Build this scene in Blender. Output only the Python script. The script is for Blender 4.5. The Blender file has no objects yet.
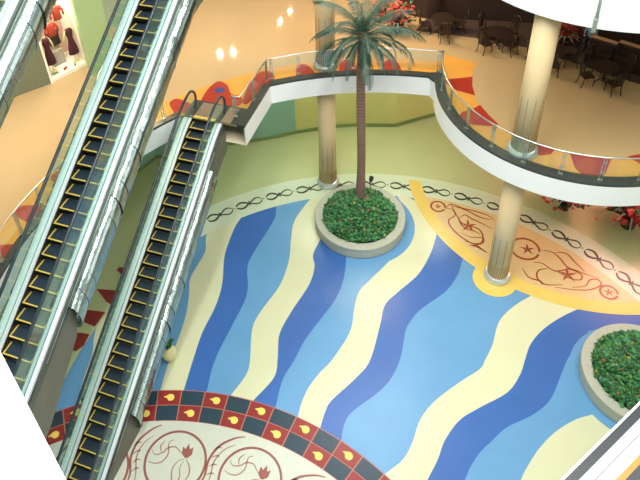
import bpy, bmesh, math, random
from mathutils import Vector, Matrix
random.seed(7)
STR= {'L0': [(-14.55, 13.93), (-14.36, 13.32), (-14.15, 12.75), (-13.8, 12.05), (-13.62, 11.34), (-13.43, 10.7), (-13.11, 9.8), (-12.94, 9.34)], 0: [(-12.28, 19.95), (-12.04, 18.98), (-11.72, 18.18), (-11.72, 16.74), (-11.38, 15.86), (-11.06, 14.91), (-10.86, 13.88), (-10.75, 12.83), (-10.51, 11.67), (-10.39, 11.21)], 1: [(-10.9, 21.46), (-10.95, 20.76), (-11.02, 20.14), (-10.95, 19.26), (-10.77, 18.21), (-10.25, 16.77), (-10.06, 15.62), (-10.05, 14.38), (-9.87, 13.12), (-9.65, 11.88), (-9.57, 11.4)], 2: [(-9.89, 22.47), (-9.66, 21.84), (-9.45, 21.16), (-9.48, 20.23), (-9.61, 18.88), (-9.57, 18.0), (-9.14, 17.01), (-9.0, 16.22), (-9.03, 15.07), (-9.05, 13.39), (-8.82, 12.15), (-8.76, 11.67)], 3: [(-8.01, 23.77), (-8.22, 22.84), (-8.49, 21.26), (-8.26, 20.04), (-7.96, 18.92), (-7.87, 17.53), (-8.18, 15.97), (-8.18, 15.1), (-7.75, 13.82), (-7.66, 13.19), (-7.88, 12.26), (-8.0, 11.69)], 4: [(-6.62, 23.19), (-6.89, 21.62), (-7.01, 20.31), (-7.04, 19.51), (-6.77, 18.9), (-6.7, 17.91), (-6.95, 16.5), (-7.07, 15.34), (-6.87, 14.57), (-6.74, 14.16), (-6.61, 13.43), (-7.0, 12.35), (-7.17, 11.8)], 5: [(-6.01, 21.06), (-5.56, 19.63), (-5.38, 18.47), (-5.43, 17.51), (-5.73, 16.39), (-6.01, 15.33), (-6.12, 14.37), (-6.27, 13.43), (-6.15, 12.39), (-6.12, 11.92)], 6: [(-4.89, 24.72), (-4.32, 24.18), (-3.77, 23.39), (-3.39, 22.51), (-3.42, 21.56), (-3.75, 20.26), (-4.31, 18.95), (-4.59, 18.21), (-4.55, 17.28), (-4.43, 16.23), (-4.75, 14.82), (-5.03, 14.17), (-5.24, 13.48), (-5.3, 12.84), (-5.26, 12.29), (-5.22, 11.84)], 7: [(-2.17, 23.55), (-2.11, 21.97), (-2.19, 20.93), (-2.46, 19.82), (-3.07, 18.67), (-3.42, 17.9), (-3.38, 16.91), (-3.37, 15.27), (-3.66, 14.43), (-4.28, 13.26), (-4.38, 12.83), (-4.38, 12.24), (-4.35, 11.68)], 8: [(-0.69, 22.73), (-0.79, 21.34), (-0.87, 20.33), (-1.22, 19.29), (-2.02, 18.1), (-2.35, 17.15), (-2.34, 16.53), (-2.3, 15.63), (-2.47, 14.7), (-2.85, 13.95), (-3.47, 13.05), (-3.61, 12.5), (-3.55, 11.91), (-3.54, 11.4)], 9: [(2.81, 20.8), (2.11, 20.16), (1.46, 19.36), (1.03, 18.5), (0.91, 17.37), (0.73, 16.63), (0.6, 16.2), (-0.02, 15.43), (-0.75, 14.41), (-1.12, 13.53), (-1.21, 12.65), (-1.4, 11.96), (-1.85, 11.31), (-2.15, 10.74)], 10: [(4.71, 20.69), (3.83, 20.0), (3.08, 19.22), (2.57, 18.5), (2.26, 17.81), (2.13, 17.1), (2.01, 16.41), (1.65, 15.56), (0.8, 14.67), (0.2, 13.98), (-0.17, 13.1), (-0.29, 12.34), (-0.49, 11.58), (-0.66, 10.86)], 11: [(4.37, 19.21), (3.92, 18.32), (3.6, 17.58), (3.39, 16.76), (3.1, 15.74), (2.55, 14.96), (1.77, 14.23), (1.29, 13.5), (1.01, 13.05), (0.77, 12.44), (0.67, 11.98), (0.49, 11.09)], 12: [(6.08, 17.35), (5.41, 16.44), (4.63, 15.74), (3.95, 15.25), (3.33, 14.57), (2.89, 13.87), (2.61, 13.24), (2.38, 12.57), (2.2, 11.53)]}
SCR= [[(-1.98, 24.03), (-1.8, 24.36), (-1.22, 24.27), (-0.66, 24.24), (-0.1, 24.14), (0.24, 23.92)], [(-2.0, 24.0), (-1.7, 24.05), (-1.51, 23.71), (-1.74, 23.3), (-1.46, 22.81), (-0.85, 22.37), (-0.35, 22.24), (-0.09, 22.44), (-0.15, 22.71), (-0.62, 22.6), (-1.08, 22.71)], [(-1.27, 23.65), (-1.07, 23.88), (-0.78, 23.73), (-0.4, 23.61), (0.17, 23.38)], [(-1.32, 23.67), (-1.22, 23.31), (-0.91, 23.04), (-0.59, 23.01), (-0.26, 22.89)], [(-0.68, 22.11), (-0.29, 22.11), (0.17, 21.9)], [(2.33, 22.77), (2.79, 22.77), (3.11, 22.51), (3.43, 22.12), (3.83, 22.03), (4.22, 21.95), (4.7, 21.9)], [(2.9, 22.8), (3.35, 22.87), (3.71, 22.49), (4.12, 22.06)], [(2.08, 21.97), (2.43, 22.01), (2.95, 21.75), (3.53, 22.04), (3.98, 21.88), (3.94, 21.59), (3.55, 21.54), (3.05, 21.72)], [(2.65, 21.8), (2.31, 21.59), (2.27, 21.19), (2.6, 20.92), (3.28, 21.11)], [(3.66, 21.1), (4.14, 21.32), (4.32, 21.71), (4.61, 21.81), (4.75, 21.58), (4.33, 21.19), (3.76, 21.0), (3.0, 20.89)], [(1.66, 21.48), (1.95, 21.09), (2.4, 21.03), (2.49, 20.86)], [(-1.86, 24.48), (-1.54, 23.91), (-1.11, 23.31), (-0.43, 23.2), (-0.17, 22.89), (-0.14, 22.47), (-0.41, 22.28), (-0.85, 22.29)], [(-1.71, 24.27), (-1.13, 24.2), (-0.41, 23.93), (0.09, 23.92)], [(-0.6, 22.11), (-0.29, 22.17), (0.06, 21.91)]]
CIR= [(-2.35, 24.05, 0.37), (1.67, 22.62, 0.64), (5.04, 21.28, 0.38)]
STA= [[-0.85, 23.25], [3.45, 21.71]]
PI = math.pi
SC = bpy.context.scene
COL = SC.collection
cos, sin, R_ = math.cos, math.sin, math.radians
W = (-2.3, 12.35)      # centre of the round opening and of the wave floor
K = (-6.5, 1.25)       # centre of the medallion floor
Q = (2.42, 25.15)      # centre of the bulging balcony
Y0 = (3.46, 27.95)     # centre of the yellow ground arc

# ---------------------------------------------------------------- materials
def lin(c):
    return tuple(((v/255)/12.92 if v/255 <= .04045 else ((v/255+.055)/1.055)**2.4) for v in c)
MATS = {}
def mat(name, rgb, rough=.5, metal=0, var=0, scale=3, coat=0, bump=0, bscale=40, spec=.5, emit=0):
    m = bpy.data.materials.new(name); m.use_nodes = True
    nt = m.node_tree; b = nt.nodes['Principled BSDF']
    c = lin(rgb)
    b.inputs['Base Color'].default_value = (*c, 1)
    b.inputs['Roughness'].default_value = rough
    b.inputs['Metallic'].default_value = metal
    b.inputs['Specular IOR Level'].default_value = spec
    b.inputs['Coat Weight'].default_value = coat
    b.inputs['Coat Roughness'].default_value = .12
    tc = nt.nodes.new('ShaderNodeTexCoord')
    if var:
        n = nt.nodes.new('ShaderNodeTexNoise'); n.inputs['Scale'].default_value = scale; n.inputs['Detail'].default_value = 4
        nt.links.new(tc.outputs['Object'], n.inputs['Vector'])
        mx = nt.nodes.new('ShaderNodeMix'); mx.data_type = 'RGBA'
        mx.inputs[6].default_value = (*[v*(1-var) for v in c], 1)
        mx.inputs[7].default_value = (*[min(1, v*(1+var)) for v in c], 1)
        nt.links.new(n.outputs['Fac'], mx.inputs[0]); nt.links.new(mx.outputs[2], b.inputs['Base Color'])
    if bump:
        n = nt.nodes.new('ShaderNodeTexNoise'); n.inputs['Scale'].default_value = bscale
        nt.links.new(tc.outputs['Object'], n.inputs['Vector'])
        bp = nt.nodes.new('ShaderNodeBump'); bp.inputs['Strength'].default_value = bump; bp.inputs['Distance'].default_value = .02
        nt.links.new(n.outputs['Fac'], bp.inputs['Height']); nt.links.new(bp.outputs['Normal'], b.inputs['Normal'])
    if emit:
        b.inputs['Emission Color'].default_value = (*c, 1); b.inputs['Emission Strength'].default_value = emit
    MATS[name] = m
    return m
def glass(name, tint, refl=.1, milky=.06):
    m = bpy.data.materials.new(name); m.use_nodes = True
    nt = m.node_tree; nt.nodes.clear()
    out = nt.nodes.new('ShaderNodeOutputMaterial')
    t = nt.nodes.new('ShaderNodeBsdfTransparent'); t.inputs[0].default_value = (*tint, 1)
    g = nt.nodes.new('ShaderNodeBsdfGlossy'); g.inputs['Roughness'].default_value = .08; g.inputs[0].default_value = (.9, 1, .96, 1)
    d = nt.nodes.new('ShaderNodeBsdfDiffuse'); d.inputs[0].default_value = (.62, .9, .82, 1)
    m1 = nt.nodes.new('ShaderNodeMixShader'); m1.inputs[0].default_value = milky
    m2 = nt.nodes.new('ShaderNodeMixShader'); m2.inputs[0].default_value = refl
    nt.links.new(t.outputs[0], m1.inputs[1]); nt.links.new(d.outputs[0], m1.inputs[2])
    nt.links.new(m1.outputs[0], m2.inputs[1]); nt.links.new(g.outputs[0], m2.inputs[2])
    nt.links.new(m2.outputs[0], out.inputs[0])
    MATS[name] = m
    return m
FR = .26
M_ground = mat('terrazzo_reflected_green', (188, 198, 148), FR, var=.05, scale=.6)  # green reflection of the back wall is put into this floor colour
M_ring = mat('terrazzo_offwhite', (202, 216, 188), FR, var=.04, scale=.8)
M_lblue = mat('inlay_light_blue', (100, 154, 196), FR, var=.1, scale=.7)
M_dblue = mat('inlay_dark_blue', (60, 104, 172), FR, var=.1, scale=.7)
M_cream = mat('inlay_cream', (208, 212, 174), FR, var=.05, scale=.7)
M_yellow = mat('inlay_yellow', (222, 196, 104), FR, var=.06, scale=1)
M_orange = mat('inlay_peach', (212, 190, 138), FR, var=.06, scale=1)
M_scroll = mat('inlay_rust', (160, 84, 48), .3)
M_chain = mat('inlay_charcoal', (52, 64, 48), .3)
M_cred = mat('inlay_red', (140, 50, 48), FR, var=.12, scale=3)
M_cdark = mat('inlay_slate', (44, 66, 78), FR, var=.15, scale=6)
M_grout = mat('inlay_grout', (176, 110, 92), .3)
M_medal = mat('terrazzo_grey_white', (196, 202, 186), FR, var=.05, scale=3)
M_drop = mat('inlay_drop_yellow', (246, 212, 104), .3)
M_mring = mat('inlay_dusty_red', (144, 86, 78), .3)
M_mline = mat('inlay_brown_line', (158, 120, 100), .3)
M_lv1 = mat('polished_peach_floor', (178, 154, 112), .07, var=.05, scale=.5)
M_byel = mat('border_amber', (206, 150, 68), .16, var=.1, scale=1.5)
M_bred = mat('border_red', (158, 52, 38), .16, var=.12, scale=2)
M_bdot = mat('border_blue_dot', (62, 66, 110), .2)
M_curb = mat('dark_granite', (58, 62, 58), .25, var=.3, scale=25)
M_fasc = mat('white_plaster', (252, 253, 250), .4)
M_soffit = mat('soffit_cream', (226, 214, 180), .7)
M_wally = mat('wall_yellow_green', (206, 206, 134), .6, var=.05)
M_wallt = mat('wall_teal', (140, 184, 164), .6, var=.05)
M_coving = mat('green_skirting', (126, 150, 92), .5)
M_col = mat('column_cream', (224, 200, 154), .45, var=.05, scale=2)
M_flute = mat('column_groove_bronze', (172, 150, 104), .35, metal=.3)
M_cring = mat('brushed_steel_ring', (206, 216, 214), .3, metal=.6)
M_steel = mat('brushed_steel', (196, 206, 200), .28, metal=.9)
M_tube = mat('polished_steel_cladding', (176, 192, 186), .22, metal=1, bump=1.0, bscale=2.2)
M_tseam = mat('cladding_seam', (58, 72, 70), .4, metal=.5)
M_panel = mat('grey_side_panel', (112, 112, 98), .5, metal=.3, var=.15, scale=1.5)
M_dgrey = mat('dark_side_panel', (88, 98, 92), .4, metal=.5)
M_deck = mat('pale_aluminium_deck', (240, 246, 250), .25, metal=.2)
M_decki = mat('inner_skirt_aluminium', (226, 240, 246), .25, metal=.4)
M_rub = mat('black_rubber', (44, 58, 64), .22)
M_tread = mat('step_slate', (44, 60, 74), .45, metal=.3, bump=.2, bscale=60)
M_riser = mat('step_riser_dark', (30, 30, 26), .5, metal=.2)
M_nose = mat('step_yellow_line', (222, 192, 84), .5)
M_plate = mat('landing_plate_metal', (132, 114, 94), .55, metal=.1, bump=.2)
M_gl = glass('green_tinted_glass', (.86, .96, .92), .10, .05)
M_glr = glass('clear_rail_glass', (.93, .98, .95), .05, .02)
M_stone = mat('planter_stone', (176, 180, 162), .55, var=.15, scale=8, bump=.3, bscale=30)
M_soil = mat('dark_soil', (46, 40, 28), .9, var=.3, scale=20)
M_leafs = [mat('leaf_deep_green', (42, 92, 46), .5, var=.3, scale=6), mat('leaf_mid_green', (74, 138, 72), .5, var=.3, scale=6),
           mat('leaf_blue_green', (64, 130, 92), .5), mat('leaf_gold', (214, 176, 60), .5), mat('leaf_russet', (150, 96, 62), .5)]
M_trunk = mat('palm_bark', (124, 98, 82), .8, var=.35, scale=14, bump=.6, bscale=25)
M_frond = mat('palm_frond_green', (62, 92, 80), .45, var=.35, scale=4)
M_frib = mat('palm_midrib', (84, 116, 88), .5)
M_wood = mat('dark_wood', (46, 34, 28), .4, var=.2, scale=6)
M_rwall = mat('dark_brown_wall', (62, 46, 42), .6, var=.15, scale=1)
M_rred = mat('terracotta_wall', (190, 84, 60), .5, var=.1)
M_cap = mat('beige_cap', (186, 148, 108), .5)
M_store = mat('store_pier_green', (166, 196, 140), .5, var=.04)
M_stoned = mat('store_wall_olive_grey', (112, 118, 96), .5, var=.1)
M_disp = mat('display_white', (250, 244, 228), .4)
M_dback = mat('display_pink_beige', (214, 180, 158), .6)
M_maroon = mat('maroon_cloth', (72, 26, 38), .8)
M_redc = mat('brick_red_cloth', (176, 66, 46), .8)
M_dgreen = mat('dark_olive_cloth', (58, 54, 42), .8)
M_greyb = mat('grey_plinth', (168, 162, 144), .5)
M_pot = mat('cream_ceramic', (226, 220, 160), .35)
M_poin = mat('poinsettia_red', (168, 58, 50), .5, var=.2)
M_spike = mat('pale_spiky_leaf', (190, 200, 186), .5)
M_skin = mat('skin', (198, 150, 120), .5)
M_hair = mat('dark_hair', (36, 28, 26), .6)
M_shirt = mat('light_blue_shirt', (120, 158, 190), .7)
M_trous = mat('charcoal_trousers', (50, 50, 60), .7)
M_redl = mat('red_tablecloth', (120, 40, 36), .7)
M_groove = mat('grey_groove', (96, 98, 104), .5)
M_bor = mat('ochre_strip', (196, 118, 44), .3)

# ---------------------------------------------------------------- mesh helpers
def obj(name, bm, mats, parent=None, smooth=False, recalc=True):
    if recalc: bmesh.ops.recalc_face_normals(bm, faces=bm.faces[:])
    me = bpy.data.meshes.new(name); bm.to_mesh(me); bm.free()
    for m in (mats if isinstance(mats, (list, tuple)) else [mats]): me.materials.append(m)
    if smooth:
        for p in me.polygons: p.use_smooth = True
    o = bpy.data.objects.new(name, me); COL.objects.link(o)
    if parent: o.parent = parent
    return o
def tag(o, label, cat, group=None):
    o['label'] = label; o['category'] = cat
    if group: o['group'] = group
    return o
def struct(o, label=None):
    o['kind'] = 'structure'
    if label: o['label'] = label
    return o
def thing(name, label, cat, loc=(0, 0, 0), rz=0, group=None):
    o = bpy.data.objects.new(name, None); COL.objects.link(o); o.empty_display_size = .2
    o.location = loc; o.rotation_euler = (0, 0, rz)
    return tag(o, label, cat, group)
def dup(root, loc, rz, label, group=None):
    r = root.copy(); COL.objects.link(r); r.location = loc; r.rotation_euler = (0, 0, rz); r['label'] = label
    if group: r['group'] = group
    for ch in list(root.children):
        c = ch.copy(); COL.objects.link(c); c.parent = r
        for g in ch.children:
            d = g.copy(); COL.objects.link(d); d.parent = c
    return r
def box(bm, x0, x1, y0, y1, z0, z1, mi=0, M=None):
    vs = [bm.verts.new((x, y, z)) for x in (x0, x1) for y in (y0, y1) for z in (z0, z1)]
    if M:
        for v in vs: v.co = M @ v.co
    for f in ((0, 1, 3, 2), (4, 6, 7, 5), (0, 4, 5, 1), (2, 3, 7, 6), (0, 2, 6, 4), (1, 5, 7, 3)):
        bm.faces.new([vs[i] for i in f]).material_index = mi
def prism(bm, pts, z0, z1, mi=0, top=None):
    a = [bm.verts.new((x, y, z0)) for x, y in pts]; b = [bm.verts.new((x, y, z1)) for x, y in pts]
    n = len(pts)
    bm.faces.new(a[::-1]).material_index = mi
    bm.faces.new(b).material_index = mi if top is None else top
    for i in range(n):
        bm.faces.new([a[i], a[(i+1) % n], b[(i+1) % n], b[i]]).material_index = mi
def tube(bm, pts, rads, seg=8, mi=0, cap=True):
    pts = [Vector(p) for p in pts]
    if not isinstance(rads, (list, tuple)): rads = [rads]*len(pts)
    rings = []; up = Vector((0, 0, 1))
    for i, p in enumerate(pts):
        t = (pts[min(i+1, len(pts)-1)]-pts[max(i-1, 0)]).normalized()
        u = Vector((1, 0, 0)) if abs(t.x) < .9 else Vector((0, 1, 0))
        s = t.cross(u).normalized(); w = s.cross(t).normalized()
        if i and s.dot(ps) < 0: s = -s; w = -w
        ps = s
        rings.append([bm.verts.new(p+(s*cos(2*PI*k/seg)+w*sin(2*PI*k/seg))*rads[i]) for k in range(seg)])
    for a, b in zip(rings, rings[1:]):
        for k in range(seg):
            bm.faces.new([a[k], a[(k+1) % seg], b[(k+1) % seg], b[k]]).material_index = mi
    if cap:
        bm.faces.new(rings[0][::-1]).material_index = mi; bm.faces.new(rings[-1]).material_index = mi
def lathe(bm, prof, seg=32, cx=0, cy=0, mi=0, ang=None):
    rings = []
    for r, z in prof:
        rings.append([bm.verts.new((cx+r*cos(2*PI*k/seg), cy+r*sin(2*PI*k/seg), z)) for k in range(seg)])
    for a, b in zip(rings, rings[1:]):
        for k in range(seg):
            bm.faces.new([a[k], a[(k+1) % seg], b[(k+1) % seg], b[k]]).material_index = mi
    if prof[0][0] > 1e-4: bm.faces.new(rings[0][::-1]).material_index = mi
    if prof[-1][0] > 1e-4: bm.faces.new(rings[-1]).material_index = mi
def crom(P, n=6, closed=False):
    out = []; N = len(P)
    for i in range(N if closed else N-1):
        if closed: p0, p1, p2, p3 = P[i-1], P[i], P[(i+1) % N], P[(i+2) % N]
        else: p0, p1, p2, p3 = P[max(i-1, 0)], P[i], P[i+1], P[min(i+2, N-1)]
        for k in range(n):
            t = k/n
            out.append(tuple(.5*((2*p1[j])+(-p0[j]+p2[j])*t+(2*p0[j]-5*p1[j]+4*p2[j]-p3[j])*t*t+(-p0[j]+3*p1[j]-3*p2[j]+p3[j])*t**3) for j in range(len(P[0]))))
    if not closed: out.append(tuple(P[-1]))
    return out
def arc(c, r, a0, a1, n):
    return [(c[0]+r*cos(R_(a0+(a1-a0)*i/n)), c[1]+r*sin(R_(a0+(a1-a0)*i/n))) for i in range(n+1)]

# flat inlays: every pattern piece is a polygon of the floor mesh, one thin layer above the last
def flat(bm, pts, z, mi):
    vs = [bm.verts.new((x, y, z)) for x, y in pts]
    f = bm.faces.new(vs); f.material_index = mi
    f.normal_update()
    if f.normal.z < 0: f.normal_flip()
def band(bm, A, B, z, mi):
    for i in range(len(A)-1):
        flat(bm, [A[i], A[i+1], B[i+1], B[i]], z, mi)
def ribbon(bm, pts, w, z, mi, taper=True, n=5):
    P = crom(pts, n); A = []; B = []
    for i, p in enumerate(P):
        q0 = P[max(i-1, 0)]; q1 = P[min(i+1, len(P)-1)]
        d = Vector((q1[0]-q0[0], q1[1]-q0[1]))
        if d.length < 1e-6: d = Vector((1, 0))
        d.normalize(); t = i/(len(P)-1)
        ww = w*(.35+.65*sin(PI*t)) if taper else w
        A.append((p[0]-d.y*ww/2, p[1]+d.x*ww/2)); B.append((p[0]+d.y*ww/2, p[1]-d.x*ww/2))
    band(bm, A, B, z, mi)
def local(cx, cy, ang, pts, s=1):
    c, s_ = cos(ang), sin(ang)
    return [(cx+s*(x*c-y*s_), cy+s*(x*s_+y*c)) for x, y in pts]

# ---------------------------------------------------------------- ground floor
FM = [M_ground, M_ring, M_lblue, M_dblue, M_cream, M_yellow, M_orange, M_scroll, M_chain, M_cred, M_cdark, M_grout, M_medal, M_drop, M_mring, M_mline]
G0, RING, LB, DB, CR, YE, OR, SCL, CH, RD, DK, GT, MD, DR, MR, ML = range(16)
bm = bmesh.new()
e = .0025
box(bm, -30, 22, -8, 40, -.4, 0, G0)
fl = lambda pts, lay, mi: flat(bm, pts, lay*e, mi)
fl(arc(W, 12.6, 0, 359, 120), 1, LB)
def resamp(P, n=90):
    L = [0]
    for a, b in zip(P, P[1:]): L.append(L[-1]+math.dist(a, b))
    out = []; j = 0
    for i in range(n+1):
        t = L[-1]*i/n
        while j < len(L)-2 and L[j+1] < t: j += 1
        k = (t-L[j])/max(1e-9, L[j+1]-L[j]); out.append((P[j][0]+(P[j+1][0]-P[j][0])*k, P[j][1]+(P[j+1][1]-P[j][1])*k))
    return out
CV = {k: resamp(crom(v)) for k, v in STR.items()}
for a, b, m in ((0, 1, CR), (1, 2, DB), (3, 4, CR), (4, 5, DB), (6, 7, CR), (7, 8, DB), (9, 10, CR), (10, 11, DB)):
    band(bm, CV[a], CV[b], 2*e, m)
s11 = CV[11]
fl([CV[10][0], (6, 21.2), (9, 20.5), (9, 17.0), (6.0, 17.0), s11[0]], 2.2, DB)
band(bm, CV[12], [(x+2.6+1.5*i/90, y-2.2) for i, (x, y) in enumerate(CV[12])], 2*e, CR)
c0 = crom(STR['L0']); c1 = [(x+1.0, y+.1) for x, y in c0]; d1 = [(x+2.0, y+.3) for x, y in c0]
band(bm, c0, c1, 2*e, CR); band(bm, c1, d1, 2*e, DB)
fl(arc((6.02, 17.44), 2.36, 0, 350, 40), 3, LB)
fl(arc((-5.45, 21.9), 2.4, -60, 80, 24)+[(-5.5, 21.9)], 3, LB)
band(bm, arc(W, 11.98, -30, 150, 90), arc(W, 13.45, -30, 150, 90), 4*e, RING); band(bm, arc(W, 12.05, 150, 250, 50), arc(W, 14.0, 150, 250, 50), 4*e, G0)
# red leaf shapes in the ring at the left
for L_ in ([(13.3, 163.8), (13.31, 162.9), (12.88, 162.4), (12.61, 164.1)], [(13.32, 169.0), (12.29, 166.8), (12.17, 167.9), (12.14, 170.5), (12.5, 170.3)],
           [(13.2, 174.5), (12.93, 173.4), (12.17, 172.3), (12.13, 175.9), (12.69, 175.9)], [(13.2, -179.6), (12.8, 178.6), (12.51, 178.0), (12.12, 177.7), (12.05, -179.7), (12.23, -178.2), (12.8, -178.6)]):
    fl([(W[0]+r*cos(R_(a)), W[1]+r*sin(R_(a))) for r, a in L_], 5, RD)
# yellow arc with the peach field behind it
fl([p for p in arc(Y0, 7.5, -170, -20, 90) if math.hypot(p[0]-W[0], p[1]-W[1]) < 12.25] +
   [p for p in arc(W, 12.2, 30, 110, 90) if math.hypot(p[0]-Y0[0], p[1]-Y0[1]) < 7.5], 5, OR)
band(bm, arc(Y0, 7.91, -161.5, -30, 80), arc(Y0, 7.32, -160.5, -30, 80), 6*e, YE)
fl(arc((.63, 20.56), .9, 0, 350, 36), 7, YE)
for l in SCR: ribbon(bm, l, .075, 7*e, SCL)
for x, y, r in CIR:
    band(bm, arc((x, y), r, 0, 345, 30), arc((x, y), r-.10, 0, 345, 30), 7*e, SCL)
for x, y, s in [(STA[0][0], STA[0][1], .42), (STA[1][0], STA[1][1], .42), (CIR[0][0], CIR[0][1], .22), (CIR[1][0]+.1, CIR[1][1], .34), (CIR[2][0], CIR[2][1], .25)]:
    for k in range(5):
        fl(local(x, y, k*2*PI/5+.5, [(0, -.05), (.35, -.16), (1, 0), (.35, .16), (0, .05)], s), 8, SCL)
# charcoal chain in the ring
for k in range(20):
    a = 139.9-6.93*k
    if 90.5 < a < 92.5 and False: continue
    A = R_(a); cx_, cy_ = W[0]+12.68*cos(A), W[1]+12.68*sin(A); T = A-PI/2
    for sx in (1, -1):
        for sy in (1, -1):
            if sx > 0: ribbon(bm, local(cx_, cy_, T, [(-.16, -.1*sy), (0, 0), (.16, .1*sy), (.36, .2*sy), (.54, .16*sy), (.66, .01*sy)]), .09, 5*e, CH)
            else: ribbon(bm, local(cx_, cy_, T, [(.12, -.1*sy), (-.06, .02*sy), (-.24, .15*sy), (-.42, .2*sy), (-.6, .12*sy), (-.66, .03*sy)]), .12, 5.2*e, CH)
    fl(local(cx_, cy_, T, [(-.06, 0), (0, .2), (.06, 0), (0, -.2)]), 5.6, CH)
    fl(local(cx_, cy_, T, [(.70, 0), (.74, .05), (.78, 0), (.74, -.05)]), 5.4, CH)
# chequered band and medallion floor
fl(arc(K, 11.07, 0, 358, 140), 8, GT)
dA = 4.62
for k in range(-14, 22):
    a0 = 106.85-dA*(k+1); a1 = a0+dA
    for row, (r0, r1) in enumerate(((10.49, 11.04), (9.89, 10.46))):
        red = (k+row) % 2 == 1
        fl(arc(K, r1, a1-.12, a0+.12, 3)+arc(K, r0, a0+.12, a1-.12, 3), 9, RD if red else DK)
        if red:
            A = R_((a0+a1)/2); r = (r0+r1)/2
            fl(local(K[0]+r*cos(A), K[1]+r*sin(A), A-PI/2, crom([(-.2, .02), (-.1, .08), (.02, .14), (.15, .11), (.2, 0), (.14, -.11), (.0, -.12), (-.08, -.02)], 4, True)), 10, DR)
fl(arc(K, 9.87, 0, 357, 140), 11, MD)
for k in range(9):
    A = R_(105.4-18.3*(k-2)); cx_, cy_ = K[0]+8.43*cos(A), K[1]+8.43*sin(A); T = A-PI/2
    band(bm, arc((cx_, cy_), 1.1, 0, 360, 48), arc((cx_, cy_), 1.015, 0, 360, 48), 12*e, MR)
    lp = lambda P: local(cx_, cy_, T, P)
    for q in ([(-.9, .35), (-.75, .2), (-.5, .28), (-.35, .45), (-.1, .5), (.1, .35), (.25, .25)],
              [(-.95, -.05), (-.7, -.1), (-.45, -.02), (-.3, .25), (-.35, .62), (-.2, .75)],
              [(.3, .1), (.1, .02), (-.05, -.25), (0, -.6), (.15, -.75), (.25, -.5), (.2, -.2), (.3, .05)],
              [(.36, .1), (.5, -.1), (.55, -.4), (.35, -.8)], [(-.55, .28), (-.62, .5), (-.5, .7)]):
        ribbon(bm, lp(q), .05, 12*e, ML)
    for sx in (-1, 0, 1):
        fl(local(*lp([(.36+.0*sx, .15)])[0], T+.45*sx*-1, [(-.04, 0), (-.11, .2), (0, .5-.08*abs(sx)), (.11, .2), (.04, 0)]), 13+.3*sx, MR)
    A2 = A-R_(9.15); c2 = (K[0]+8.43*cos(A2), K[1]+8.43*sin(A2)); T2 = A2-PI/2
    l2 = lambda P: local(c2[0], c2[1], T2, P)
    ribbon(bm, l2([(-.42, -1.0), (-.2, -.4), (-.22, .2), (0, .75), (.45, 1.12), (.8, 1.25)]), .09, 12*e, MR)
    ribbon(bm, l2([(-.05, -.9), (0, -.3), (-.02, .2), (.2, .65), (.55, .9)]), .05, 12*e, ML)
    for j in range(4):
        ribbon(bm, l2([(-.15, -.3+.3*j), (.0, -.2+.3*j), (.12, -.22+.3*j)]), .05, 12*e, ML)
struct(obj('floor', bm, FM, recalc=False), 'ground floor inlaid with blue and cream waves and a chequered ring')

# ---------------------------------------------------------------- ground floor walls
wl = [(-20, 20), (-17.6, 21.0), (-16.9, 23.2), (-14.6, 24.8), (-11.92, 26.25), (-10.5, 27.25), (-8.6, 28.3), (-7.5, 28.76), (-5.57, 29.28), (-3.6, 30.9), (-1, 31.6)]
def wallstrip(name, pts, z0, z1, m, th=.25, side=1):
    bm = bmesh.new()
    for a, b in zip(pts, pts[1:]):
        d = Vector((b[0]-a[0], b[1]-a[1])).normalized(); n = Vector((-d.y, d.x))*th*side
        prism(bm, [a, b, (b[0]+n.x, b[1]+n.y), (a[0]+n.x, a[1]+n.y)], z0, z1)
    return struct(obj(name, bm, m))
wallstrip('wall_back_left', wl[:6], 0.04, 6.08, M_wallt)
wallstrip('wall_back', wl[5:], 0.04, 6.08, M_wally)
wallstrip('wall_right_unseen', [(-1, 31.6), (3, 32.2), (9, 31), (14, 28)], 0.04, 6.08, M_rred)  # unseen wall, added so its red reflects in the glossy floor
wallstrip('baseboard_back', [(x, y-.03) for x, y in wl], 0.04, .22, M_coving, .04, -1)

# ---------------------------------------------------------------- level one
def opening(r, qr, notch=True, off=0):
    """inner edge of the slab, clockwise from the left; star shaped about W"""
    pts = arc(W, r, 262, 147.2 if notch else 95, 70)
    if notch:
        pts = arc(W, r, 262, 146.2, 70)+[(-12.3, 19.15+off), (-9.52-off, 19.15+off), (-9.52-off, 22.0)]+arc(W, r, 126, 94.5, 24)
    pts += [p for p in arc(Q, qr, -169, -49.5, 60)]
    pts += arc(W, r, 45.2, 5, 24)
    return pts
def rad(p, r):
    a = math.atan2(p[1]-W[1], p[0]-W[0]); return (W[0]+r*cos(a), W[1]+r*sin(a))
op = opening(12.05, 5.56)
bm = bmesh.new()
outer = [rad(p, 20.5) for p in op]
band(bm, op, outer, 7.0, 0)
for i in range(len(op)-1):
    vs = [bm.verts.new((*p, z)) for p, z in ((op[i], 6.1), (op[i+1], 6.1), (outer[i+1], 6.1), (outer[i], 6.1))]
    bm.faces.new(vs).material_index = 1
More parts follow.
